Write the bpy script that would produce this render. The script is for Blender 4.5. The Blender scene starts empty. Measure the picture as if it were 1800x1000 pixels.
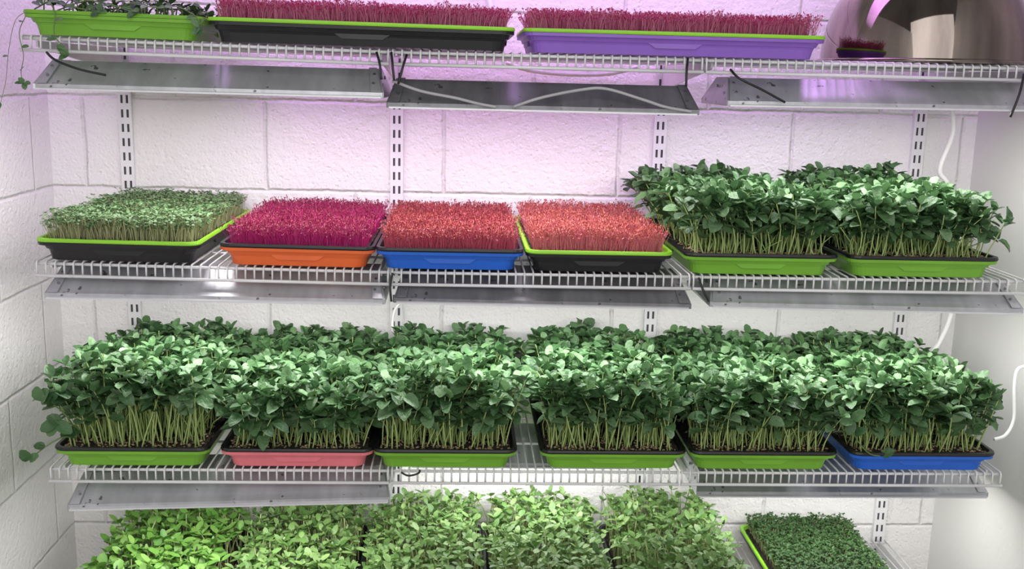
import bpy, math, random
from mathutils import Vector, Matrix
S = bpy.context.scene
COL = S.collection
S.view_settings.view_transform = 'Standard'
PI = math.pi
# ------------------------------------------------------------------ camera
CZ = 1.65
yaw, pitch, roll = 0.052, math.atan(0.2), 0.025
fw = Vector((math.sin(yaw)*math.cos(pitch), math.cos(yaw)*math.cos(pitch), -math.sin(pitch)))
r0 = Vector((math.cos(yaw), -math.sin(yaw), 0))
u0 = r0.cross(fw)
rt = r0*math.cos(roll) + u0*math.sin(roll)
up = -r0*math.sin(roll) + u0*math.cos(roll)
CP = Vector((0, 0, CZ))
cam = bpy.data.cameras.new('camera'); cam.sensor_fit = 'HORIZONTAL'; cam.sensor_width = 36; cam.lens = 36
cam.clip_start = 0.02
co = bpy.data.objects.new('camera', cam); COL.objects.link(co)
m3 = Matrix((rt, up, -fw)).transposed().to_4x4()
co.matrix_world = Matrix.Translation(CP) @ m3
S.camera = co
def ray(x, y): return fw + rt*((x-900)/1800) + up*((500-y)/1800)
def atY(x, y, Y):
    d = ray(x, y); return CP + d*(Y/d.y)
def atZ(x, y, Z):
    d = ray(x, y); return CP + d*((Z-CZ)/d.z)
YF, YW = 1.87, 2.38
# ------------------------------------------------------------------ materials
def mat(name, color, rough=.5, metal=0, var=.12, scale=25, bump=0, bscale=80, emit=0, stretch=None, scuff=0):
    m = bpy.data.materials.new(name); m.use_nodes = True
    nt = m.node_tree; N = nt.nodes; L = nt.links
    b = N['Principled BSDF']
    b.inputs['Roughness'].default_value = rough; b.inputs['Metallic'].default_value = metal
    tc = N.new('ShaderNodeTexCoord')
    src = tc.outputs['Object']
    if stretch:
        mp = N.new('ShaderNodeMapping'); mp.inputs['Scale'].default_value = stretch
        L.new(src, mp.inputs['Vector']); src = mp.outputs['Vector']
    nz = N.new('ShaderNodeTexNoise'); nz.inputs['Scale'].default_value = scale; nz.inputs['Detail'].default_value = 5
    L.new(src, nz.inputs['Vector'])
    rp = N.new('ShaderNodeValToRGB')
    c = color
    rp.color_ramp.elements[0].position = .3; rp.color_ramp.elements[1].position = .7
    rp.color_ramp.elements[0].color = (c[0]*(1-var), c[1]*(1-var), c[2]*(1-var), 1)
    rp.color_ramp.elements[1].color = (min(1, c[0]*(1+var)), min(1, c[1]*(1+var)), min(1, c[2]*(1+var)), 1)
    L.new(nz.outputs['Fac'], rp.inputs['Fac'])
    out = rp.outputs['Color']
    if scuff:       # small specks of dirt
        n3 = N.new('ShaderNodeTexNoise'); n3.inputs['Scale'].default_value = 60; n3.inputs['Detail'].default_value = 2
        L.new(tc.outputs['Object'], n3.inputs['Vector'])
        r3 = N.new('ShaderNodeMapRange'); r3.inputs[1].default_value = .69; r3.inputs[2].default_value = .73; r3.inputs[4].default_value = scuff
        L.new(n3.outputs['Fac'], r3.inputs[0])
        mx = N.new('ShaderNodeMixRGB'); mx.inputs[2].default_value = (.05, .04, .035, 1)
        L.new(r3.outputs[0], mx.inputs[0]); L.new(out, mx.inputs[1]); out = mx.outputs[0]
    L.new(out, b.inputs['Base Color'])
    if bump:
        n2 = N.new('ShaderNodeTexNoise'); n2.inputs['Scale'].default_value = bscale; n2.inputs['Detail'].default_value = 6
        L.new(src, n2.inputs['Vector'])
        bp = N.new('ShaderNodeBump'); bp.inputs['Strength'].default_value = bump; bp.inputs['Distance'].default_value = .01
        L.new(n2.outputs['Fac'], bp.inputs['Height']); L.new(bp.outputs['Normal'], b.inputs['Normal'])
    if emit:
        L.new(rp.outputs['Color'], b.inputs['Emission Color']); b.inputs['Emission Strength'].default_value = emit
    return m
def leafmat(name, cols, rough=.42, trans=.25, spec=.5, crinkle=0):
    m = bpy.data.materials.new(name); m.use_nodes = True
    nt = m.node_tree; N = nt.nodes; L = nt.links
    b = N['Principled BSDF']; b.inputs['Roughness'].default_value = rough
    b.inputs['Specular IOR Level'].default_value = spec
    g = N.new('ShaderNodeNewGeometry'); rp = N.new('ShaderNodeValToRGB')
    els = rp.color_ramp.elements
    while len(els) < len(cols): els.new(.5)
    for i, c in enumerate(cols):
        els[i].position = i/(len(cols)-1); els[i].color = (*c, 1)
    L.new(g.outputs['Random Per Island'], rp.inputs['Fac']); L.new(rp.outputs['Color'], b.inputs['Base Color'])
    if crinkle:
        nz = N.new('ShaderNodeTexNoise'); nz.inputs['Scale'].default_value = 130; nz.inputs['Detail'].default_value = 2
        L.new(g.outputs['Position'], nz.inputs['Vector'])
        bp = N.new('ShaderNodeBump'); bp.inputs['Strength'].default_value = crinkle; bp.inputs['Distance'].default_value = .004
        L.new(nz.outputs['Fac'], bp.inputs['Height']); L.new(bp.outputs['Normal'], b.inputs['Normal'])
    if trans:
        t = N.new('ShaderNodeBsdfTranslucent'); mx = N.new('ShaderNodeMixShader'); mx.inputs[0].default_value = trans
        L.new(rp.outputs['Color'], t.inputs['Color'])
        L.new(b.outputs[0], mx.inputs[1]); L.new(t.outputs[0], mx.inputs[2])
        L.new(mx.outputs[0], N['Material Output'].inputs['Surface'])
    return m
ZJ = atY(1000, 345, YW).z
XJ = atY(780, 270, YW).x
def blockmat(name, axis, joint0):
    m = bpy.data.materials.new(name); m.use_nodes = True
    nt = m.node_tree; N = nt.nodes; L = nt.links
    b = N['Principled BSDF']; b.inputs['Roughness'].default_value = .5
    g = N.new('ShaderNodeNewGeometry')
    wn = N.new('ShaderNodeTexNoise'); wn.inputs['Scale'].default_value = 14; wn.inputs['Detail'].default_value = 3
    L.new(g.outputs['Position'], wn.inputs['Vector'])
    ws = N.new('ShaderNodeVectorMath'); ws.operation = 'SUBTRACT'; ws.inputs[1].default_value = (.5, .5, .5)
    L.new(wn.outputs['Color'], ws.inputs[0])
    wm = N.new('ShaderNodeVectorMath'); wm.operation = 'SCALE'; wm.inputs['Scale'].default_value = .008
    L.new(ws.outputs[0], wm.inputs[0])
    wa = N.new('ShaderNodeVectorMath'); wa.operation = 'ADD'; L.new(g.outputs['Position'], wa.inputs[0]); L.new(wm.outputs[0], wa.inputs[1])
    sp = N.new('ShaderNodeSeparateXYZ'); L.new(wa.outputs[0], sp.inputs[0])
    a1 = N.new('ShaderNodeMath'); a1.inputs[1].default_value = -joint0 + .406*20
    a2 = N.new('ShaderNodeMath'); a2.inputs[1].default_value = -ZJ + .205*21
    L.new(sp.outputs[axis], a1.inputs[0]); L.new(sp.outputs['Z'], a2.inputs[0])
    cb = N.new('ShaderNodeCombineXYZ'); L.new(a1.outputs[0], cb.inputs[0]); L.new(a2.outputs[0], cb.inputs[1])
    br = N.new('ShaderNodeTexBrick')
    br.inputs['Scale'].default_value = 1; br.inputs['Brick Width'].default_value = .406; br.inputs['Row Height'].default_value = .205
    br.inputs['Mortar Size'].default_value = .0065; br.inputs['Mortar Smooth'].default_value = 1
    L.new(cb.outputs[0], br.inputs['Vector'])
    nz = N.new('ShaderNodeTexNoise'); nz.inputs['Scale'].default_value = 75; nz.inputs['Detail'].default_value = 6; nz.inputs['Roughness'].default_value = .6
    L.new(g.outputs['Position'], nz.inputs['Vector'])
    pit = N.new('ShaderNodeTexVoronoi'); pit.inputs['Scale'].default_value = 80
    L.new(wa.outputs[0], pit.inputs['Vector'])
    pr = N.new('ShaderNodeMapRange'); pr.inputs[1].default_value = .0; pr.inputs[2].default_value = .35
    L.new(pit.outputs['Distance'], pr.inputs[0])
    hs = N.new('ShaderNodeMath'); hs.operation = 'MULTIPLY_ADD'; hs.inputs[1].default_value = .25
    L.new(pr.outputs[0], hs.inputs[0]); L.new(nz.outputs['Fac'], hs.inputs[2])
    big = N.new('ShaderNodeTexNoise'); big.inputs['Scale'].default_value = 5; big.inputs['Detail'].default_value = 4
    L.new(g.outputs['Position'], big.inputs['Vector'])
    rp = N.new('ShaderNodeValToRGB')
    rp.color_ramp.elements[0].color = (.80, .785, .775, 1); rp.color_ramp.elements[1].color = (.86, .85, .84, 1)
    L.new(big.outputs['Fac'], rp.inputs['Fac'])
    mx = N.new('ShaderNodeMixRGB'); mx.inputs[2].default_value = (.75, .735, .725, 1)
    mm = N.new('ShaderNodeMath'); mm.operation = 'MULTIPLY'; mm.inputs[1].default_value = .5
    L.new(br.outputs['Fac'], mm.inputs[0]); L.new(mm.outputs[0], mx.inputs[0]); L.new(rp.outputs['Color'], mx.inputs[1])
    L.new(mx.outputs[0], b.inputs['Base Color'])
    b1 = N.new('ShaderNodeBump'); b1.inputs['Strength'].default_value = .75; b1.inputs['Distance'].default_value = .006
    b2 = N.new('ShaderNodeBump'); b2.inputs['Strength'].default_value = .65; b2.inputs['Distance'].default_value = .006; b2.invert = True
    L.new(hs.outputs[0], b1.inputs['Height']); L.new(br.outputs['Fac'], b2.inputs['Height'])
    L.new(b1.outputs['Normal'], b2.inputs['Normal']); L.new(b2.outputs['Normal'], b.inputs['Normal'])
    return m
M = {}
M['block_back'] = blockmat('painted_block_back', 'X', XJ)
M['block_side'] = blockmat('painted_block_side', 'Y', YW-.1)
M['plaster'] = mat('grey_plaster', (.68, .68, .65), .7, var=.03, scale=3, bump=.1, bscale=50)
M['concrete'] = mat('concrete', (.30, .28, .26), .8, bump=.2)
M['wire'] = mat('white_coated_wire', (.74, .74, .75), .3, var=.04)
M['rail'] = mat('white_enamel', (.74, .74, .75), .4, var=.04)
M['slot_shade'] = mat('dark_slot_shade', (.10, .10, .105), .7, var=.1)  # near-black colour standing in for the shade behind the rail slots
M['hood'] = mat('white_fixture_metal', (.50, .51, .54), .33, .5, var=.16, scale=9, stretch=(4, 1, 1), bump=.03, bscale=30, scuff=.8)
M['hood_lip'] = mat('pale_fixture_edge', (.70, .71, .73), .35, .2, var=.05)
M['hood_shaded'] = mat('shaded_fixture_metal', (.20, .20, .215), .38, .4, var=.25, scale=9, stretch=(4, 1, 1), bump=.03, bscale=30, scuff=.8)  # fixture metal darkened for the middle hoods, their shade put into the colour
M['screw'] = mat('screw_metal', (.30, .30, .31), .35, .9, var=.1)
M['tube'] = mat('lamp_tube', (1, .97, .95), .4, emit=2.5, var=.0)
M['socket'] = mat('socket_plastic', (.7, .7, .7), .5)
M['lime'] = mat('lime_plastic', (.17, .42, .03), .4, var=.06, scale=8)
M['limerim'] = mat('bright_lime_plastic', (.27, .64, .03), .4, var=.06, scale=8)
M['black'] = mat('black_plastic', (.007, .007, .009), .4, var=.2)
M['orange'] = mat('orange_plastic', (.76, .14, .03), .4, var=.05)
M['blue'] = mat('blue_plastic', (.012, .12, .58), .4, var=.06)
M['pink'] = mat('salmon_plastic', (.74, .19, .22), .4, var=.05)
M['purple'] = mat('purple_plastic', (.25, .11, .53), .4, var=.05)
M['soil'] = mat('potting_soil', (.026, .017, .012), .9, var=.7, scale=160, bump=.8, bscale=200)
M['seed'] = leafmat('pale_seed', [(.20, .14, .08), (.38, .30, .17), (.11, .075, .042)], .6, 0)
M['cord'] = mat('white_cord', (.90, .89, .88), .4, var=.03)
M['grey_cord'] = mat('grey_cord', (.42, .41, .43), .45, var=.05)
M['tie'] = mat('black_nylon', (.010, .010, .011), .4, var=.2)
M['steel'] = mat('polished_steel', (.25, .21, .19), .05, 1, var=.5, scale=5, stretch=(3, 3, .2))
M['bean_leaf'] = leafmat('bean_leaf', [(.040, .105, .036), (.074, .168, .060), (.125, .245, .096), (.053, .130, .046), (.20, .33, .165)], .45, .16, .5, .7)
M['bean_stem'] = leafmat('bean_stem', [(.33, .50, .13), (.49, .62, .24), (.40, .56, .17)], .5, .1)
M['vine_stem'] = leafmat('vine_stem', [(.10, .18, .05), (.13, .21, .06)], .5, 0)
M['sun_leaf'] = leafmat('sunflower_leaf', [(.085, .23, .034), (.135, .305, .052), (.22, .39, .09), (.10, .26, .04)], .45, .2, .5, .3)
M['sun_leaf_pale'] = leafmat('sunflower_leaf_pale', [(.085, .195, .040), (.145, .275, .068), (.24, .375, .125), (.07, .165, .034)], .45, .2, .5, .3)
M['sun_stem'] = leafmat('sunflower_stem', [(.36, .45, .18), (.47, .53, .26)], .5, 0)
M['hull'] = mat('seed_hull', (.03, .022, .02), .7)
M['small_leaf'] = leafmat('small_leaf', [(.07, .155, .055), (.125, .235, .09), (.21, .33, .155), (.09, .19, .065)], .5, .2)
M['small_stem'] = leafmat('small_stem', [(.34, .38, .18), (.46, .46, .26), (.40, .38, .22)], .6, 0)
M['herb_leaf'] = leafmat('herb_leaf', [(.024, .065, .017), (.040, .10, .027), (.07, .15, .042)], .55, .2, .35)
M['mag_leaf'] = leafmat('magenta_leaf', [(.13, .006, .024), (.29, .013, .06), (.20, .009, .036), (.40, .04, .11)], .5, .15)
M['mag_stem'] = leafmat('magenta_stem', [(.48, .012, .17), (.60, .04, .25)], .5, .2)
M['crim_leaf'] = leafmat('crimson_leaf', [(.24, .012, .05), (.48, .03, .12), (.34, .02, .08), (.58, .08, .20)], .5, .2)
M['crim_stem'] = leafmat('pale_crimson_stem', [(.54, .11, .23), (.66, .25, .37)], .5, .2)
M['red_leaf'] = leafmat('red_leaf', [(.17, .012, .02), (.30, .032, .035), (.30, .06, .03), (.44, .09, .095), (.24, .02, .03)], .5, .1)
M['red_stem'] = leafmat('red_stem', [(.46, .045, .10), (.62, .15, .21), (.52, .07, .13)], .5, .2)
M['salmon_leaf'] = leafmat('salmon_leaf', [(.23, .022, .025), (.38, .065, .045), (.37, .10, .04), (.52, .15, .14), (.32, .04, .045)], .5, .1)
M['salmon_stem'] = leafmat('salmon_stem', [(.56, .10, .15), (.74, .28, .32), (.62, .14, .18)], .5, .2)
# ------------------------------------------------------------------ mesh builder
class B:
    def __init__(s): s.V = []; s.F = []; s.I = []
    def add(s, vs, fs, mi=0):
        o = len(s.V); s.V.extend(vs)
        for f in fs: s.F.append([o+i for i in f]); s.I.append(mi)
    def box(s, x0, x1, y0, y1, z0, z1, mi=0):
        s.add([(x0,y0,z0),(x1,y0,z0),(x1,y1,z0),(x0,y1,z0),(x0,y0,z1),(x1,y0,z1),(x1,y1,z1),(x0,y1,z1)],
              [(0,3,2,1),(4,5,6,7),(0,1,5,4),(1,2,6,5),(2,3,7,6),(3,0,4,7)], mi)
    def prism(s, poly, axis, a0, a1, mi=0):
        n = len(poly)
        def P(p, a): return (a, p[0], p[1]) if axis == 'x' else ((p[0], a, p[1]) if axis == 'y' else (p[0], p[1], a))
        vs = [P(p, a0) for p in poly]+[P(p, a1) for p in poly]
        fs = [tuple(range(n)), tuple(range(2*n-1, n-1, -1))]+[(i, i+n, (i+1) % n+n, (i+1) % n) for i in range(n)]
        s.add(vs, fs, mi)
    def tube(s, pts, r, n=6, mi=0, r2=None, cap=True):
        pts = [Vector(p) for p in pts]; k = len(pts); vs = []
        t0 = (pts[1]-pts[0]).normalized()
        a = Vector((0, 0, 1)) if abs(t0.z) < .9 else Vector((1, 0, 0))
        nx = t0.cross(a).normalized()
        for i, p in enumerate(pts):
            t = (pts[min(i+1, k-1)]-pts[max(i-1, 0)]).normalized()
            nx = (nx-t*nx.dot(t)).normalized(); ny = t.cross(nx)
            rr = r if r2 is None else r+(r2-r)*i/(k-1)
            for j in range(n):
                a = 2*PI*j/n; q = p+nx*(math.cos(a)*rr)+ny*(math.sin(a)*rr); vs.append((q.x, q.y, q.z))
        fs = []
        for i in range(k-1):
            for j in range(n):
                fs.append((i*n+j, i*n+(j+1) % n, (i+1)*n+(j+1) % n, (i+1)*n+j))
        if cap: fs += [tuple(range(n-1, -1, -1)), tuple((k-1)*n+j for j in range(n))]
        s.add(vs, fs, mi)
    def loft(s, rings, cap0=True, cap1=True, mi=0):
        n = len(rings[0]); vs = [p for r in rings for p in r]; fs = []
        for i in range(len(rings)-1):
            for j in range(n): fs.append((i*n+j, i*n+(j+1) % n, (i+1)*n+(j+1) % n, (i+1)*n+j))
        if cap0: fs.append(tuple(range(n-1, -1, -1)))
        if cap1: fs.append(tuple((len(rings)-1)*n+j for j in range(n)))
        s.add(vs, fs, mi)
    def build(s, name, mats, parent=None, smooth=False, loc=None):
        me = bpy.data.meshes.new(name); me.from_pydata(s.V, [], s.F); me.update()
        if not isinstance(mats, (list, tuple)): mats = [mats]
        for m in mats: me.materials.append(m)
        me.polygons.foreach_set('material_index', s.I)
        me.polygons.foreach_set('use_smooth', [smooth]*len(s.F))
        o = bpy.data.objects.new(name, me); COL.objects.link(o)
        if parent: o.parent = parent
        if loc: o.location = loc
        return o
def spline(pts, n=6):
    pts = [Vector(p) for p in pts]; out = []
    for i in range(len(pts)-1):
        p0 = pts[max(i-1, 0)]; p1 = pts[i]; p2 = pts[i+1]; p3 = pts[min(i+2, len(pts)-1)]
        for k in range(n):
            t = k/n
            out.append(.5*((2*p1)+(p2-p0)*t+(2*p0-5*p1+4*p2-p3)*t*t+(3*p1-p0-3*p2+p3)*t**3))
    out.append(pts[-1]); return out
def thing(name, label, cat, loc=(0, 0, 0), group=None, rot=(0, 0, 0)):
    o = bpy.data.objects.new(name, None); COL.objects.link(o); o.empty_display_size = .05
    o.location = loc; o.rotation_euler = rot; o['label'] = label; o['category'] = cat
    if group: o['group'] = group
    return o
def tag(o, label, cat, group=None):
    o['label'] = label; o['category'] = cat
    if group: o['group'] = group
    return o
def struct(o): o['kind'] = 'structure'; return o
# ------------------------------------------------------------------ room
XL = atY(92, 300, YW).x; XR = atY(1714, 250, YW).x
b = B(); b.box(XL-.12, XR+.12, YW, YW+.12, 0, 2.9); struct(b.build('wall_back', M['block_back']))
b = B(); b.box(XL-.12, XL, -1.4, YW, 0, 2.9); struct(b.build('wall_left', M['block_side']))
b = B(); b.box(XR, XR+.12, -1.4, YW, 0, 2.9); struct(b.build('wall_right', M['plaster']))
b = B(); b.box(XL-.12, XR+.12, -1.4, YW+.12, -.1, 0); struct(b.build('floor', M['concrete']))
# ------------------------------------------------------------------ rails
ZD = [atY(900, 91, YF).z, atY(900, 477, YF).z, atY(900, 825, YF).z, atY(1545, 947, 2.36).z]
RX = [atY(225, 250, YW).x, atY(698, 250, YW).x, atY(1158, 250, YW).x, atY(1611, 250, YW).x]
ORD = ['first', 'second', 'third', 'fourth']
for i, x in enumerate(RX):
    t = thing('slotted_rail', f'white slotted metal wall rail, {ORD[i]} from the left', 'rail', (x, YW, 0), 'slotted wall rails behind the shelves')
    b = B(); z0, z1 = ZD[3]-.35, ZD[0]+.005; w = .0145
    y0, y1 = -.012, -.0105
    for xa, xb in ((-w, -.0086), (-.0034, .0034), (.0086, w)): b.box(xa, xb, y0, y1, z0, z1)
    for xa, xb in ((-.0086, -.0034), (.0034, .0086)):
        z = z0
        while z < z1-.02:
            b.box(xa, xb, y0, y1, z, z+.014); z += .032
    for xa, xb in ((-w, -w+.0015), (w-.0015, w)): b.box(xa, xb, y1, 0, z0, z1)
    b.build('rail_channel', M['rail'], t)
    b = B(); b.box(-w+.002, w-.002, -.0075, -.006, z0, z1); b.build('slot_shade_strip', M['slot_shade'], t)  # dark strip added inside the rail so its slots read as shaded
TILT = [.013, .011, 0, 0]
RN = ['top', 'second', 'third', 'bottom']
XS = [atY(60, 457, YF).x, atY(686, 475, YF).x, atY(1216, 485, YF).x, atY(1806, 490, YF).x]
def zdeck(r, x): return ZD[r]+max(0, XS[1]-x)*TILT[r]
for r in range(4):
    for i, x in enumerate(RX):
        b = B(); z = zdeck(r, x)-.0095
        b.prism([(YW-.013, z), (1.905, z), (1.905, z-.010), (1.93, z-.014), (YW-.013, z-.055)], 'x', -.002, .002)
        o = b.build('shelf_bracket', M['rail'], loc=(x, 0, 0))
        tag(o, f'white metal bracket under the {RN[r]} shelf on the {ORD[i]} wall rail from left', 'bracket', 'shelf brackets on the wall rails')
# ------------------------------------------------------------------ wire shelves
PN = ['left', 'middle', 'right']
def shelf_panel(r, k):
    x0, x1 = XS[k]+.002, XS[k+1]-.002; w = x1-x0; yb = 2.355
    t = thing('wire_shelf', f'white wire shelf panel, {PN[k]} section of the {RN[r]} shelf', 'wire shelf', (x0, YF, zdeck(r, x0)), 'wire shelf panels', (0, TILT[r] if k == 0 else 0, 0))
    b = B(); n = round(w/.0165)
    for i in range(n+1):
        x = .002+(w-.004)*i/n
        b.tube([(x, yb-YF, -.0018), (x, .004, -.0018), (x, 0, -.004), (x, 0, -.029)], .0018, 6)
    b.build('deck_wires', M['wire'], t, True)
    for nm, y, zz, rr in (('front_rod', .0050, -.0064, .0030), ('lip_rod', -.0046, -.027, .0031), ('back_rod', yb-YF-.004, -.0062, .0026), ('cross_rod', .16, -.0062, .0026), ('cross_rod', .32, -.0062, .0026)):
        b = B(); b.tube([(0, y, zz), (w, y, zz)], rr, 8); b.build(nm, M['wire'], t, True)
for r in range(4):
    for k in range(3): shelf_panel(r, k)
# ------------------------------------------------------------------ grow lights
def grow_light(p0, p1, label, hm, power, color, Y=1.852):
    if isinstance(p0, Vector): a, c = p0, p1
    else: a = atY(*p0, Y); c = atY(*p1, Y)
    w = math.hypot(c.x-a.x, c.z-a.z); ang = math.atan2(c.z-a.z, c.x-a.x)
    t = thing('grow_light', label, 'light fixture', a, 'grow lights hung under the shelves', (0, -ang, 0))
    D, H, i = .20, .05, .014
    prof = [(0, 0), (0, .009), (.058, H), (D-.058, H), (D, .009), (D, 0)]
    def inset(z): return 0 if z <= .009 else i
    b = B(); th = .0014
    outer0 = [(inset(z), y, z) for y, z in prof]; outer1 = [(w-inset(z), y, z) for y, z in prof]
    inn = [(th, 0), (th, .009-th*.6), (.058+th*.4, H-th), (D-.058-th*.4, H-th), (D-th, .009-th*.6), (D-th, 0)]
    in0 = [(inset(prof[k][1]), y, z) for k, (y, z) in enumerate(inn)]; in1 = [(w-inset(prof[k][1]), y, z) for k, (y, z) in enumerate(inn)]
    n = 6; vs = outer0+outer1+in0+in1; fs = []
    for k in range(n-1):
        fs.append((k, n+k, n+k+1, k+1)); fs.append((2*n+k, 2*n+k+1, 3*n+k+1, 3*n+k))
        fs.append((k, k+1, 2*n+k+1, 2*n+k)); fs.append((n+k, 3*n+k, 3*n+k+1, n+k+1))
    fs.append((0, 2*n, 3*n, n)); fs.append((n-1, 2*n-1, 4*n-1, 3*n-1))
    b.add(vs, fs); b.build('hood', hm, t)
    for ya, yb in ((-.007, .0005), (D-.0005, D+.007)):        # rolled flange along each long edge
        b = B(); b.prism([(ya, -.001), (yb, -.001), (yb, .0035), (ya, .0020)], 'x', .002, w-.002)
        b.build('flange', M['hood_lip'], t)
    for e, s in ((0, -1), (w, 1)):
        b = B()
        f = [(e-s*inset(z), y, z) for y, z in prof]; g = [(x+s*.003, y-.001 if y < D/2 else y+.001, z+(.0015 if z > .01 else 0)) for x, y, z in f]
        b.add(f+g, [tuple(range(6)), tuple(range(11, 5, -1))]+[(k, k+6, (k+1) % 6+6, (k+1) % 6) for k in range(6)])
        f2 = [(e-s*.002, -.0008, .010), (e-s*.020, -.0008, .010), (e-s*.028, .0565, H+.0010), (e-s*i, .0565, H+.0010)]     # bent tab of the cap
        b.add(f2+[(x, y-.0015, z+.0015) for x, y, z in f2], [(0, 1, 2, 3), (7, 6, 5, 4), (0, 4, 5, 1), (1, 5, 6, 2), (2, 6, 7, 3), (3, 7, 4, 0)])
        ec = b.build('end_cap', hm, t)
        for q in (.3, .7):
            b = B(); p = Vector((e-s*.017, -.0008+.0573*q-.002, .010+(H-.010)*q+.002)); b.tube([p, p+Vector((0, -.0012, .0016))], .0026, 8); b.build('screw', M['screw'], ec)
        for y, z in ((.045, .022), (.1, .035)):
            b = B(); p = Vector((e-s*inset(z)*.6+s*.004, y, z)); b.tube([p, p+Vector((s*.003, 0, 0))], .003, 8); b.build('screw', M['screw'], ec)
    for y in (.075, .125):
        b = B(); b.tube([(.03, y, .026), (w-.03, y, .026)], .008, 10); tb = b.build('lamp_tube', M['tube'], t, True)
        for x in (.016, w-.03):
            b = B(); b.box(x, x+.014, y-.011, y+.011, .014, H-.002); b.build('socket', M['socket'], tb)
    ld = bpy.data.lights.new('tube_light', 'AREA'); ld.shape = 'RECTANGLE'; ld.size = w-.06; ld.size_y = .13
    ld.energy = power; ld.color = color
    lo = bpy.data.objects.new('tube_light', ld); COL.objects.link(lo)
    lo.location = ((a.x+c.x)/2, Y+.10, (a.z+c.z)/2+.006); lo.rotation_euler = (0, -ang, 0)
W1 = (1, .99, .98)
grow_light((62, 156), (672, 172), 'pale grey grow light under left end of the top shelf', M['hood'], 3.4, (1, .94, .975))
grow_light((682, 189), (1226, 202), 'shade-darkened grow light with cords draped over it, under top shelf', M['hood_shaded'], 3.4, (1, .87, .965))
grow_light((1280, 186), (1850, 196), 'pale grey grow light under right end of the top shelf', M['hood'], 3.7, W1)
grow_light((82, 523), (674, 535), 'pale grey grow light under left end of the second shelf', M['hood'], 3.6, W1)
grow_light((695, 532), (1212, 543), 'shade-darkened grow light under the middle of the second shelf', M['hood_shaded'], 3.6, W1)
grow_light((1250, 539), (1795, 551), 'pale grey grow light under right end of the second shelf', M['hood'], 3.6, W1)
grow_light((122, 895), (684, 881), 'dusty tilted grow light under left end of the third shelf', M['hood'], 2.3, W1)
grow_light((1226, 871), (1734, 873), 'slim grey grow light under right end of the third shelf', M['hood'], 1.9, W1, 2.03)
zq = ZD[2]-.085
grow_light(Vector((XS[1]+.03, 2.10, zq)), Vector((XS[2]-.03, 2.10, zq)), 'grey grow light set back under the middle of the third shelf', M['hood'], 2.0, W1, 2.10)
# ------------------------------------------------------------------ plants
ROUND = ((0, .10), (.18, .80), (.46, 1), (.80, .81), (1, .24))
OVAL = ((0, .08), (.2, .74), (.48, 1), (.8, .78), (1, .14))
def leaf(b, p, d, n, L, W, curl, fold, mi, prof=OVAL):
    d = d.normalized(); s = d.cross(n)
    if s.length < 1e-4: s = d.cross(Vector((1, 0, 0)))
    s.normalize(); n = s.cross(d)
    vs = []
    for t, w in prof:
        c = p+d*(L*t)+n*(curl*L*t*t)
        e = s*(W*.5*w); f = n*(fold*W*w)
        q = c+e+f; vs.append((q.x, q.y, q.z)); vs.append((c.x, c.y, c.z)); q = c-e+f; vs.append((q.x, q.y, q.z))
    fs = []
    for i in range(4):
        k = i*3; fs += [(k, k+3, k+4, k+1), (k+1, k+4, k+5, k+2)]
    b.add(vs, fs, mi)
def kite(b, p, d, s, L, W, mi):
    m = p+d*(L*.5); e = p+d*L; a = m+s*(W*.5); c = m-s*(W*.5)
    b.add([(p.x, p.y, p.z), (a.x, a.y, a.z), (e.x, e.y, e.z), (c.x, c.y, c.z)], [(0, 1, 2), (0, 2, 3)], mi)
UP = Vector((0, 0, 1))
def bean_shoot(b, x, y, z, h, lx, ly, R, L=.029, first=.46):
    pts = []
    wx, wy = R.uniform(-.010, .010), R.uniform(-.010, .010)
    for k in range(5):
        t = k/4; q = t**1.6
        pts.append(Vector((x+lx*h*q+wx*math.sin(t*PI), y+ly*h*q+wy*math.sin(t*PI), z+h*t*(1-.15*(abs(lx)+abs(ly))*t))))
    b.tube(pts, .0016, 4, 0, .0010, False)
    az = R.uniform(0, 2*PI)
    g = (1-first)/.54
    for t in (first, first+.17*g, first+.32*g, first+.44*g):
        t = min(.97, t+R.uniform(-.03, .03)); i = min(3, int(t*4)); p = pts[i].lerp(pts[i+1], t*4-i)
        for sd in (0, 1):
            a = az+sd*PI*R.uniform(.75, 1.1); el = R.uniform(-.35, .95)
            d = Vector((math.cos(a)*math.cos(el), math.sin(a)*math.cos(el), math.sin(el)))
            n = (UP-d*d.z+Vector((R.uniform(-.6, .6), R.uniform(-.7, .5), 0))).normalized()
            ll = L*R.uniform(.6, 1.25)
            leaf(b, p+d*.005, d, n, ll, ll*R.uniform(.64, .86), R.uniform(-.6, .15), R.uniform(.06, .36), 1, ROUND)
        az += R.uniform(1.2, 2.0)
    for k in range(3):
        a = az+k*2.1; el = R.uniform(.2, 1.3)
        d = Vector((math.cos(a)*math.cos(el), math.sin(a)*math.cos(el), math.sin(el)))
        n = (UP-d*d.z+Vector((.01, 0, 0))).normalized()
        ll = L*R.uniform(.5, 1.0)
        leaf(b, pts[4], d, n, ll, ll*.70, R.uniform(-.4, .15), R.uniform(.12, .4), 1, ROUND)
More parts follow.
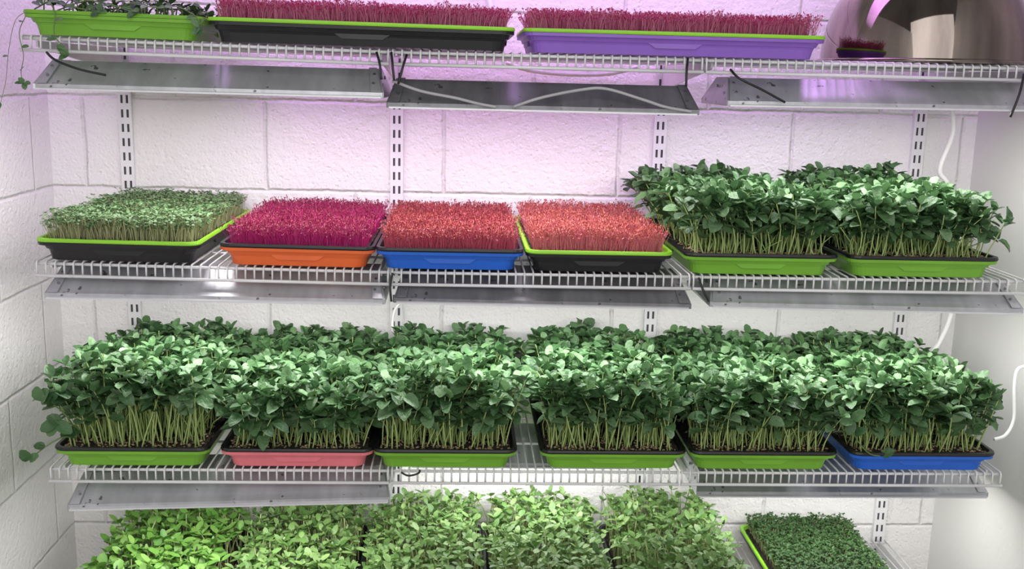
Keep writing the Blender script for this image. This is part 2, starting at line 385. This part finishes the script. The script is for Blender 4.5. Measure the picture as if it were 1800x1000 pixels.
def sun_shoot(b, x, y, z, h, R, L=.026):
    lx, ly = R.gauss(0, .14), R.gauss(0, .14); pts = []
    for k in range(4):
        t = k/3; pts.append(Vector((x+lx*h*t*t, y+ly*h*t*t, z+h*t)))
    b.tube(pts, .0015, 4, 0, .0012, False)
    az = R.uniform(0, 2*PI)
    for k in range(2):
        a = az+k*PI+R.uniform(-.3, .3); el = R.uniform(-.1, 1.0)
        d = Vector((math.cos(a)*math.cos(el), math.sin(a)*math.cos(el), math.sin(el)))
        n = (UP-d*d.z+Vector((R.uniform(-.2, .2), R.uniform(-.2, .2), 0))).normalized()
        ll = L*R.uniform(.8, 1.2)
        leaf(b, pts[3], d, n, ll, ll*R.uniform(.52, .66), R.uniform(-.35, .1), R.uniform(0, .2), 1)
    for k in range(R.choice((0, 2, 2))):
        a = az+PI/2+k*PI; el = R.uniform(.5, 1.1)
        d = Vector((math.cos(a)*math.cos(el), math.sin(a)*math.cos(el), math.sin(el)))
        leaf(b, pts[3], d, (UP-d*d.z+Vector((.01, 0, 0))).normalized(), L*.55, L*.26, 0, .2, 1)
    if R.random() < .03:
        p = pts[3]; b.tube([p, p+Vector((.002, 0, .006)), p+Vector((.003, 0, .012))], .0035, 5, 2, .001)
def rrect(w, d, r, z, n=5):
    out = []
    for cx, cy, a0 in ((w/2-r, d/2-r, 0), (-w/2+r, d/2-r, PI/2), (-w/2+r, -d/2+r, PI), (w/2-r, -d/2+r, 1.5*PI)):
        for k in range(n+1):
            a = a0+PI/2*k/n; out.append((cx+r*math.cos(a), cy+r*math.sin(a), z))
    return out
def tray(label, X, Y0, row, w, d, outer, inner, seed, group=None):
    R = random.Random(seed)
    zl, zr = zdeck(row, X-w/2), zdeck(row, X+w/2)
    t = thing('seedling_tray', label, 'plant tray', (X, Y0+d/2, (zl+zr)/2+.0004), group, (0, (zl-zr)/w, 0))
    b = B()
    rings = [(-.036, 0), (-.028, .020), (-.021, .0206), (-.015, .028), (-.001, .0284), (0, .034), (-.014, .034), (-.024, .022), (-.042, .003)]
    b.loft([rrect(w+o, d+o, .022, z) for o, z in rings])
    for s in (-1, 1):
        y = s*(d/2-.010)
        b.prism([(-.050, .0215), (.050, .0215), (.036, .012), (-.036, .012)], 'y', y-.006*s, y-.001*s)
        x = s*(w/2-.010)
        b.prism([(-.07, .0215), (.07, .0215), (.055, .012), (-.055, .012)], 'x', x-.006*s, x-.001*s)
    b.build('outer_tray', M[outer], t)
    b = B()
    rings = [(-.046, .006), (-.030, .030), (-.015, .0345), (0, .0346), (.002, .037), (0, .041), (-.012, .041), (-.020, .032), (-.022, .024)]
    b.loft([rrect(w+o, d+o, .021, z) for o, z in rings])
    it = b.build('inner_tray', M[inner], t)
    b = B(); nx, ny = 24, 40; ww, dd = w-.024, d-.024; vs = []; fs = []
    for j in range(ny+1):
        for i in range(nx+1):
            vs.append((ww*(i/nx-.5), dd*(j/ny-.5), .033+R.uniform(-.002, .004)))
    for j in range(ny):
        for i in range(nx):
            k = j*(nx+1)+i; fs.append((k, k+1, k+nx+2, k+nx+1))
    b.add(vs, fs); b.build('soil', M['soil'], it, False)
    return t, R
def stuff(o): o['kind'] = 'stuff'; return o
def beans(t, R, w, d, hf, hb, nx=14, ny=25, leanx=0, front=None, L=.0295, backlean=0):
    b = B(); ww, dd = w-.038, d-.05
    p1, p2 = R.uniform(0, 6), R.uniform(0, 6)
    for j in range(1, ny):
        for i in range(nx):
            x = ww*((i+R.uniform(.1, .9))/nx-.5); v = (j+R.uniform(.1, .9))/ny; y = dd*(v-.5); u = x/ww
            h = (hf+(hb-hf)*v)*R.uniform(.78, 1.08)
            h *= 1-.11*(2*abs(u))**5-.08*math.exp(-((v-.52)/.10)**2)+.06*math.sin(u*9+p1)*math.sin(v*11+p2)
            fst = .46
            if v < .3:                       # crowded thin leafless stems between the front shoots
                for q in range(2 if v < .15 else 1):
                    xx = x+R.uniform(-.010, .010); yy = y+R.uniform(-.010, .010); hh = h*R.uniform(.3, .75)
                    dx, dy = R.gauss(0, .016), R.gauss(-.004, .012)
                    b.tube([(xx, yy, .032), (xx+dx*.3+R.gauss(0, .003), yy+dy*.3, .032+hh*.5), (xx+dx, yy+dy, .032+hh)], .0013, 4, 0, .0010, False)
            if front and v < .2 and front(u+.5): fst = .64
            lx = leanx+R.gauss(0, .13)+u*.07+backlean*v; ly = R.gauss(-.03, .11)+(-.18 if v < .15 else 0)
            bean_shoot(b, x, y, .032, h, lx, ly, R, L, fst)
    stuff(b.build('shoots', [M['bean_stem'], M['bean_leaf']], t, True))
    n = 22
    for i in range(n):
        u = (i+R.uniform(.1, .9))/n; x = ww*(u-.5); y = -dd/2+R.uniform(-.004, .016)
        fr = front and front(u)
        bb = B(); bean_shoot(bb, 0, 0, 0, hf*(R.uniform(.8, .98) if fr else R.uniform(.6, .98)), leanx+R.gauss(0, .16)+(u-.5)*.15, R.gauss(-.15, .12), R, L, R.uniform(.62, .7) if fr else R.uniform(.46, .58))
        bb.build('shoot', [M['bean_stem'], M['bean_leaf']], t, True, (x, y, .032))
    b = B()
    for _ in range(260):
        x = R.uniform(-.5, .5)*(ww+.01); y = -dd/2-.008+R.random()**1.5*.12; z = .036+R.uniform(0, .003); r = R.uniform(.002, .004)
        a = R.uniform(0, 3.14); ca, sa = math.cos(a)*r*1.4, math.sin(a)*r*1.4
        b.add([(x+ca, y+sa, z), (x-sa*.6, y+ca*.6, z), (x-ca, y-sa, z), (x+sa*.6, y-ca*.6, z), (x, y, z+r*.8), (x, y, z-r*.6)],
              [(0, 1, 4), (1, 2, 4), (2, 3, 4), (3, 0, 4), (1, 0, 5), (2, 1, 5), (3, 2, 5), (0, 3, 5)])
    stuff(b.build('seeds', M['seed'], t, True))
def fuzz(t, R, w, d, n, h, stem, lf, lL=.0050, lW=.0020, nl=3, el0=.2, el1=1.3, r=.00042, name='microgreens', lean=.2):
    b = B(); ww, dd = w-.03, d-.03
    ph = [R.uniform(0, 6) for _ in range(4)]
    for _ in range(n):
        x = R.uniform(-.5, .5)*ww; y = R.uniform(-.5, .5)*dd
        hh = h*R.uniform(.62, 1.12)*(1+.09*math.sin(x*35+ph[0])*math.sin(y*30+ph[1])+.05*math.sin(x*90+ph[2])*math.sin(y*80+ph[3]))
        lx, ly = R.gauss(x/ww*.2, lean)*hh, R.gauss(y/dd*.25, lean)*hh
        a = R.uniform(0, 6.28); vs = []
        for px, py, pz in ((x, y, .033), (x+lx*.4, y+ly*.4, .033+hh*.6), (x+lx, y+ly, .033+hh)):
            for k in range(3): vs.append((px+r*math.cos(a+k*2.094), py+r*math.sin(a+k*2.094), pz))
        b.add(vs, [(0, 1, 4, 3), (1, 2, 5, 4), (2, 0, 3, 5), (3, 4, 7, 6), (4, 5, 8, 7), (5, 3, 6, 8)], 0)
        p = Vector((x+lx, y+ly, .033+hh))
        for k in range(nl):
            aa = a+k*6.283/nl+R.uniform(-.4, .4); el = R.uniform(el0, el1)
            dv = Vector((math.cos(aa)*math.cos(el), math.sin(aa)*math.cos(el), math.sin(el)))
            s = Vector((-math.sin(aa), math.cos(aa), R.uniform(-.5, .5)))
            kite(b, p, dv, s, lL*R.uniform(.7, 1.2), lW*R.uniform(.8, 1.2), 1)
    return stuff(b.build(name, [M[stem], M[lf]], t, False))
def suns(t, R, w, d, h, lf, L, nx=14, ny=24):
    b = B(); ww, dd = w-.03, d-.03
    p1, p2 = R.uniform(0, 6), R.uniform(0, 6)
    for j in range(ny):
        for i in range(nx):
            x = ww*((i+R.uniform(0, 1))/nx-.5); y = dd*((j+R.uniform(0, 1))/ny-.5); u = x/ww
            k = R.uniform(.70, 1.1)*(1-.22*(2*abs(u))**4+.08*math.sin(x*28+p1)*math.sin(y*24+p2))
            if R.random() < .05: k *= 1.2
            sun_shoot(b, x, y, .033, h*k, R, L)
    stuff(b.build('shoots', [M['sun_stem'], M[lf], M['hull']], t, True))
# --- row placement
DT = .49; Y0 = 1.862
def place(xl, xr, y, Yf=Y0, lo=.262, hi=.292):
    a = atY(xl, y, Yf).x; c = atY(xr, y, Yf).x
    return (a+c)/2, max(lo, min(hi, c-a))
z1, z2, z3, z4 = ZD
# row 1
X, w = place(36, 352, 45, 1.85, .2, .34)
tA, R = tray('lime green tray of trailing round-leaved seedlings at left end of top shelf', X, 1.85, 0, w, DT, 'lime', 'lime', 1)
b = B()
for _ in range(190):
    x, y = R.uniform(-.5, .5)*(w-.05), R.uniform(-.5, .4)*(DT-.05); sun_shoot(b, x, y, .033, R.uniform(.008, .030), R, .018)
stuff(b.build('seedlings', [M['vine_stem'], M['herb_leaf'], M['hull']], tA, True))
def vine(root, pts, L, R, name='vine', every=2, r=.0013, endn=3):
    b = B(); o = root.location
    ps = spline([atY(*p)-o for p in pts], 5)
    b.tube(ps, r, 5, 0, r*.7)
    for k in range(2, len(ps), every):
        a = R.uniform(0, 6.28); d = Vector((math.cos(a), -abs(math.sin(a))*.6, R.uniform(-.2, .6)))
        leaf(b, ps[k], d, Vector((R.uniform(-.3, .3), -.7, .7)), L*R.uniform(.7, 1.1), L*.65, -.1, .15, 1, ROUND)
    for k in range(endn):
        a = R.uniform(0, 6.28); d = Vector((math.cos(a), -.4, math.sin(a)*.8))
        leaf(b, ps[-1], d, Vector((0, -.8, .6)), L*R.uniform(.8, 1.2), L*.7, -.1, .15, 1, ROUND)
    return b.build(name, [M['vine_stem'], M['bean_leaf']], root, True)
vine(tA, [(70, 12, 1.87), (85, 5, 1.85), (96, 25, 1.842), (95, 60, 1.838), (108, 80, 1.838), (122, 96, 1.838)], .018, R, every=5)
vine(tA, [(45, 30, 1.86), (34, 60, 1.85), (42, 100, 1.85), (38, 130, 1.85), (44, 148, 1.85)], .014, R, every=6, r=.0008, endn=3)
vine(tA, [(55, 20, 1.87), (28, 36, 1.85), (16, 90, 1.84), (12, 140, 1.84), (3, 184, 1.84)], .011, R, every=9, r=.0006, endn=2)
vine(tA, [(200, 16, 1.87), (235, 4, 1.85), (270, 12, 1.845), (310, 10, 1.845), (345, 28, 1.842), (350, 45, 1.842)], .016, R, every=3)
vine(tA, [(100, 20, 1.87), (150, 2, 1.86), (190, 8, 1.855), (240, 18, 1.85)], .018, R, every=2)
vine(tA, [(60, 18, 1.88), (95, 2, 1.87), (130, 14, 1.858), (175, 20, 1.85)], .018, R, every=2)
XB, wB = place(362, 905, 60, 1.85, .5, .58)
tB, R = tray('black tray with lime rim full of magenta microgreens on the top shelf', XB, 1.85, 0, wB, .275, 'black', 'limerim', 2)
fuzz(tB, R, wB, .275, 8500, .038, 'crim_stem', 'crim_leaf')
XC, wC = place(921, 1455, 75, 1.85, .5, .58)
tC, R = tray('purple tray with lime rim full of magenta microgreens beside the metal bowl', XC, 1.85, 0, wC, .275, 'purple', 'limerim', 3)
fuzz(tC, R, wC, .275, 8500, .038, 'crim_stem', 'crim_leaf')
# row 2
def put(row, xl, xr, y, label, outer, inner, seed, Yf=Y0):
    X, w = place(xl, xr, y, Yf); t, R = tray(label, X, Yf, row, w, DT, outer, inner, seed); return t, R, w
t, R, w = put(1, 55, 352, 440, 'black tray with lime rim holding pale-stemmed small green microgreens on second shelf', 'black', 'limerim', 11)
fuzz(t, R, w, DT, 5600, .043, 'small_stem', 'small_leaf', .0072, .0062, 3, -.1, .6, .0005, lean=.15)
t, R, w = put(1, 383, 657, 447, 'orange tray with black rim full of deep magenta microgreens', 'orange', 'black', 12)
fuzz(t, R, w, DT, 7600, .035, 'mag_stem', 'mag_leaf', r=.0004)
t, R, w = put(1, 660, 921, 452, 'blue tray with black rim full of dense red microgreens on second shelf', 'blue', 'black', 13)
fuzz(t, R, w, DT, 7000, .036, 'red_stem', 'red_leaf', .0054, .0022, r=.0004)
t, R, w = put(1, 925, 1184, 457, 'black tray with lime rim holding salmon red microgreens beside the blue tray', 'black', 'limerim', 14)
fuzz(t, R, w, DT, 7000, .041, 'salmon_stem', 'salmon_leaf', .0054, .0022, r=.0004)
t, R, w = put(1, 1195, 1487, 460, 'lime green tray of leafy shoots beside the black tray of salmon microgreens', 'lime', 'black', 15, 1.86)
beans(t, R, w, DT, .121, .128, leanx=-.12, backlean=-.34)
t, R, w = put(1, 1490, 1766, 462, 'lime green tray of leafy shoots at right end of second shelf from top', 'lime', 'black', 16, 1.86)
beans(t, R, w, DT, .117, .130, leanx=-.06, backlean=-.10)
# row 3
t, R, w = put(2, 92, 366, 800, 'lime green tray with leafy shoots and pale stems, far left of third shelf', 'lime', 'black', 21)
beans(t, R, w, DT, .166, .128, leanx=.0, front=lambda u: u > .4)
vine(t, [(140, 770, 1.89), (120, 735, 1.86), (95, 712, 1.85), (72, 705, 1.845)], .034, R, 'stray_shoot', 8, .0018)
vine(t, [(135, 770, 1.88), (112, 768, 1.855), (80, 785, 1.845), (52, 808, 1.842)], .026, R, 'stray_shoot', 8, .0018)
vine(t, [(150, 765, 1.89), (125, 745, 1.86), (100, 742, 1.85)], .034, R, 'stray_shoot', 6, .0018)
t, R, w = put(2, 385, 655, 802, 'salmon pink tray with black rim of tall leafy shoots', 'pink', 'black', 22)
beans(t, R, w, DT, .126, .128)
t, R, w = put(2, 655, 909, 805, 'lime green tray of leafy shoots immediately right of the pink tray', 'lime', 'black', 23)
beans(t, R, w, DT, .152, .128, leanx=.05)
t, R, w = put(2, 950, 1208, 805, 'lime green tray of leafy shoots right of the gap on third shelf', 'lime', 'black', 24)
beans(t, R, w, DT, .156, .133, leanx=-.12)
t, R, w = put(2, 1210, 1480, 808, 'lime green tray of leafy shoots immediately left of the blue leafy tray', 'lime', 'black', 25)
beans(t, R, w, DT, .142, .127)
t, R, w = put(2, 1482, 1768, 810, 'blue tray of tall leafy shoots at the right end of the third shelf', 'blue', 'black', 26)
beans(t, R, w, DT, .150, .130, leanx=-.03)
vine(t, [(1560, 800, 1.87), (1530, 798, 1.855), (1505, 770, 1.85), (1498, 738, 1.85)], .03, R, 'stray_shoot', 9, .0016)
# row 4
rows4 = [(302, 'leftmost tray of bright green shoots on the bottom shelf', 'sun_leaf', .084, .026, .284),
         (530, 'second tray from left of light green shoots on the bottom shelf', 'sun_leaf_pale', .087, .0215, .268),
         (744, 'third tray from left of light green shoots on the bottom shelf', 'sun_leaf_pale', .089, .0215, .268),
         (956, 'fourth tray from left of light green shoots on the bottom shelf', 'sun_leaf_pale', .095, .0215, .268),
         (1178, 'tray of tall light green shoots beside the short dark green tray on bottom shelf', 'sun_leaf_pale', .101, .0215, .268)]
zt = z4+.10
for k, (px, lab, lf, h, L, wt) in enumerate(rows4):
    X = atZ(px, 950, zt).x
    t, R = tray(lab, X, Y0, 3, wt, DT, 'lime', 'black', 41+k); suns(t, R, wt+.006, DT, h, lf, L, *((17, 28) if k == 0 else (18, 31)))
X = atZ(1416, 950, z4+.045).x
t, R = tray('lime rimmed tray of short dense dark green microgreens at right of bottom shelf', X, Y0, 3, .275, DT, 'black', 'limerim', 47)
fuzz(t, R, .262, DT, 6500, .036, 'small_stem', 'herb_leaf', .0075, .006, 3, -.1, .7, .0006, lean=.14)
# ------------------------------------------------------------------ steel bowl
c = atY(1624, 100, 2.07); t = thing('steel_bowl', 'large shiny steel bowl upside down on right end of the top shelf', 'bowl', (c.x, 2.075, z1))
RB, HB = .200, .19
b = B(); rings = []; n = 72
def circ(r, z): return [(r*math.cos(2*PI*k/n), r*math.sin(2*PI*k/n), z) for k in range(n)]
prof = [(RB*math.cos(a)**.62, .006+HB*math.sin(a)) for a in [PI/2*k/22*.99 for k in range(23)]]
inn = [(max(.001, r-.0015), z-.0015) for r, z in reversed(prof)]
b.loft([circ(r, z) for r, z in prof+[(0.002, HB+.006)]]+[circ(.002, HB+.004)]+[circ(r, z) for r, z in inn], False, False)
b.build('bowl_shell', M['steel'], t, True)
b = B(); pts = [((RB+.003)*math.cos(2*PI*k/n), (RB+.003)*math.sin(2*PI*k/n), .0045) for k in range(n+1)]; b.tube(pts, .0045, 8, 0, None, False)
b.build('rolled_rim', M['steel'], t, True)
# ------------------------------------------------------------------ cords and ties
def cord(pts, r, m, label, name='power_cord', cat='cord', group=None, sm=6):
    b = B(); b.tube(spline([atY(*p) for p in pts], sm), r, 8)
    return tag(b.build(name, M[m], None, True), label, cat, group)
cord([(1672, 188, 2.30), (1675, 235, 2.30), (1652, 298, 2.30), (1666, 325, 2.30), (1682, 400, 2.30), (1680, 480, 2.30), (1672, 550, 2.30), (1655, 595, 2.30), (1635, 625, 2.30)], .0058, 'cord', 'white power cord hanging down the wall near the right corner')
cord([(1815, 644, 2.0), (1790, 648, 2.0), (1783, 680, 2.0), (1782, 735, 2.0), (1768, 764, 1.99), (1748, 772, 1.98)], .0036, 'cord', 'thin white cord curving beside the blue leafy tray')
cord([(852, -40, 2.36), (860, 0, 2.36), (870, 42, 2.36), (876, 80, 2.36)], .006, 'cord', 'thick white cord on the wall above the top shelf')
cord([(890, 110, 2.2), (930, 124, 2.2), (1000, 131, 2.2), (1070, 130, 2.2), (1120, 118, 2.2)], .004, 'cord', 'white cord sagging behind the front edge of the top shelf')
cord([(690, 142, 1.86), (740, 160, 1.843), (800, 172, 1.843), (840, 182, 1.843), (872, 188, 1.843)], .0027, 'grey_cord', 'short grey cord draped down left half of dark light fixture')
cord([(902, 188, 1.843), (950, 172, 1.843), (1020, 158, 1.85), (1065, 156, 1.85), (1130, 175, 1.843), (1170, 188, 1.843), (1215, 196, 1.843)], .0027, 'grey_cord', 'long grey cord arching over right half of dark light fixture')
cord([(702, 533, 2.3), (692, 550, 2.3), (690, 580, 2.3), (698, 605, 2.3)], .0035, 'cord', 'short white cord loop in front of the second wall rail')
cord([(705, 830, 1.857), (718, 836, 1.855), (735, 832, 1.857), (738, 826, 1.857)], .002, 'tie', 'small loop of black cord on the third shelf edge')
G = 'black cable ties holding the lights'
def tie(pts, label): cord(pts, .0022, 'tie', label, 'cable_tie', 'cable tie', G, 4)
tie([(82, 92, 1.86), (98, 106, 1.842), (140, 122, 1.84), (186, 132, 1.84)], 'long black cable tie lying across the top left light')
tie([(688, 92, 1.858), (690, 115, 1.845), (693, 142, 1.843)], 'black cable tie at left end of the dark top light')
tie([(715, 96, 1.858), (708, 118, 1.845), (700, 148, 1.843)], 'slanted black cable tie next to left end of dark top light')
tie([(662, 92, 1.858), (668, 115, 1.845), (670, 140, 1.843)], 'black cable tie at right end of the top left light')
tie([(1209, 102, 1.858), (1207, 125, 1.845), (1206, 152, 1.843)], 'black cable tie at right end of the dark top light')
tie([(1284, 122, 1.858), (1300, 138, 1.842), (1340, 158, 1.84), (1380, 180, 1.84)], 'long black cable tie slanting across the top right light')
tie([(1800, 130, 1.858), (1792, 165, 1.843), (1776, 206, 1.842)], 'black cable tie dangling at the far right of top right light')
tie([(690, 480, 1.858), (686, 505, 1.845), (688, 530, 1.843)], 'black cable tie between the left and middle second-shelf lights')
tie([(1228, 488, 1.858), (1236, 510, 1.845), (1246, 530, 1.843)], 'black cable tie at left end of right second-shelf light')
# ------------------------------------------------------------------ lights
def area(loc, target, sx, sy, power, color, spread=None):
    ld = bpy.data.lights.new('area_light', 'AREA'); ld.shape = 'RECTANGLE'; ld.size = sx; ld.size_y = sy; ld.energy = power; ld.color = color
    if spread: ld.spread = spread
    o = bpy.data.objects.new('area_light', ld); COL.objects.link(o); o.location = loc
    o.rotation_euler = (Vector(target)-Vector(loc)).to_track_quat('-Z', 'Y').to_euler()
area((.1, -.6, 2.2), (.15, 2.3, 1.0), 2.2, 2.6, 40, (1, .99, .98))
area((.05, 2.05, 2.30), (.05, 2.22, 1.75), 1.7, .25, 8, (.76, .36, 1), 2.4)
wd = bpy.data.worlds.new('world'); S.world = wd; wd.use_nodes = True
wd.node_tree.nodes['Background'].inputs[0].default_value = (1, .97, .95, 1)
wd.node_tree.nodes['Background'].inputs[1].default_value = .16
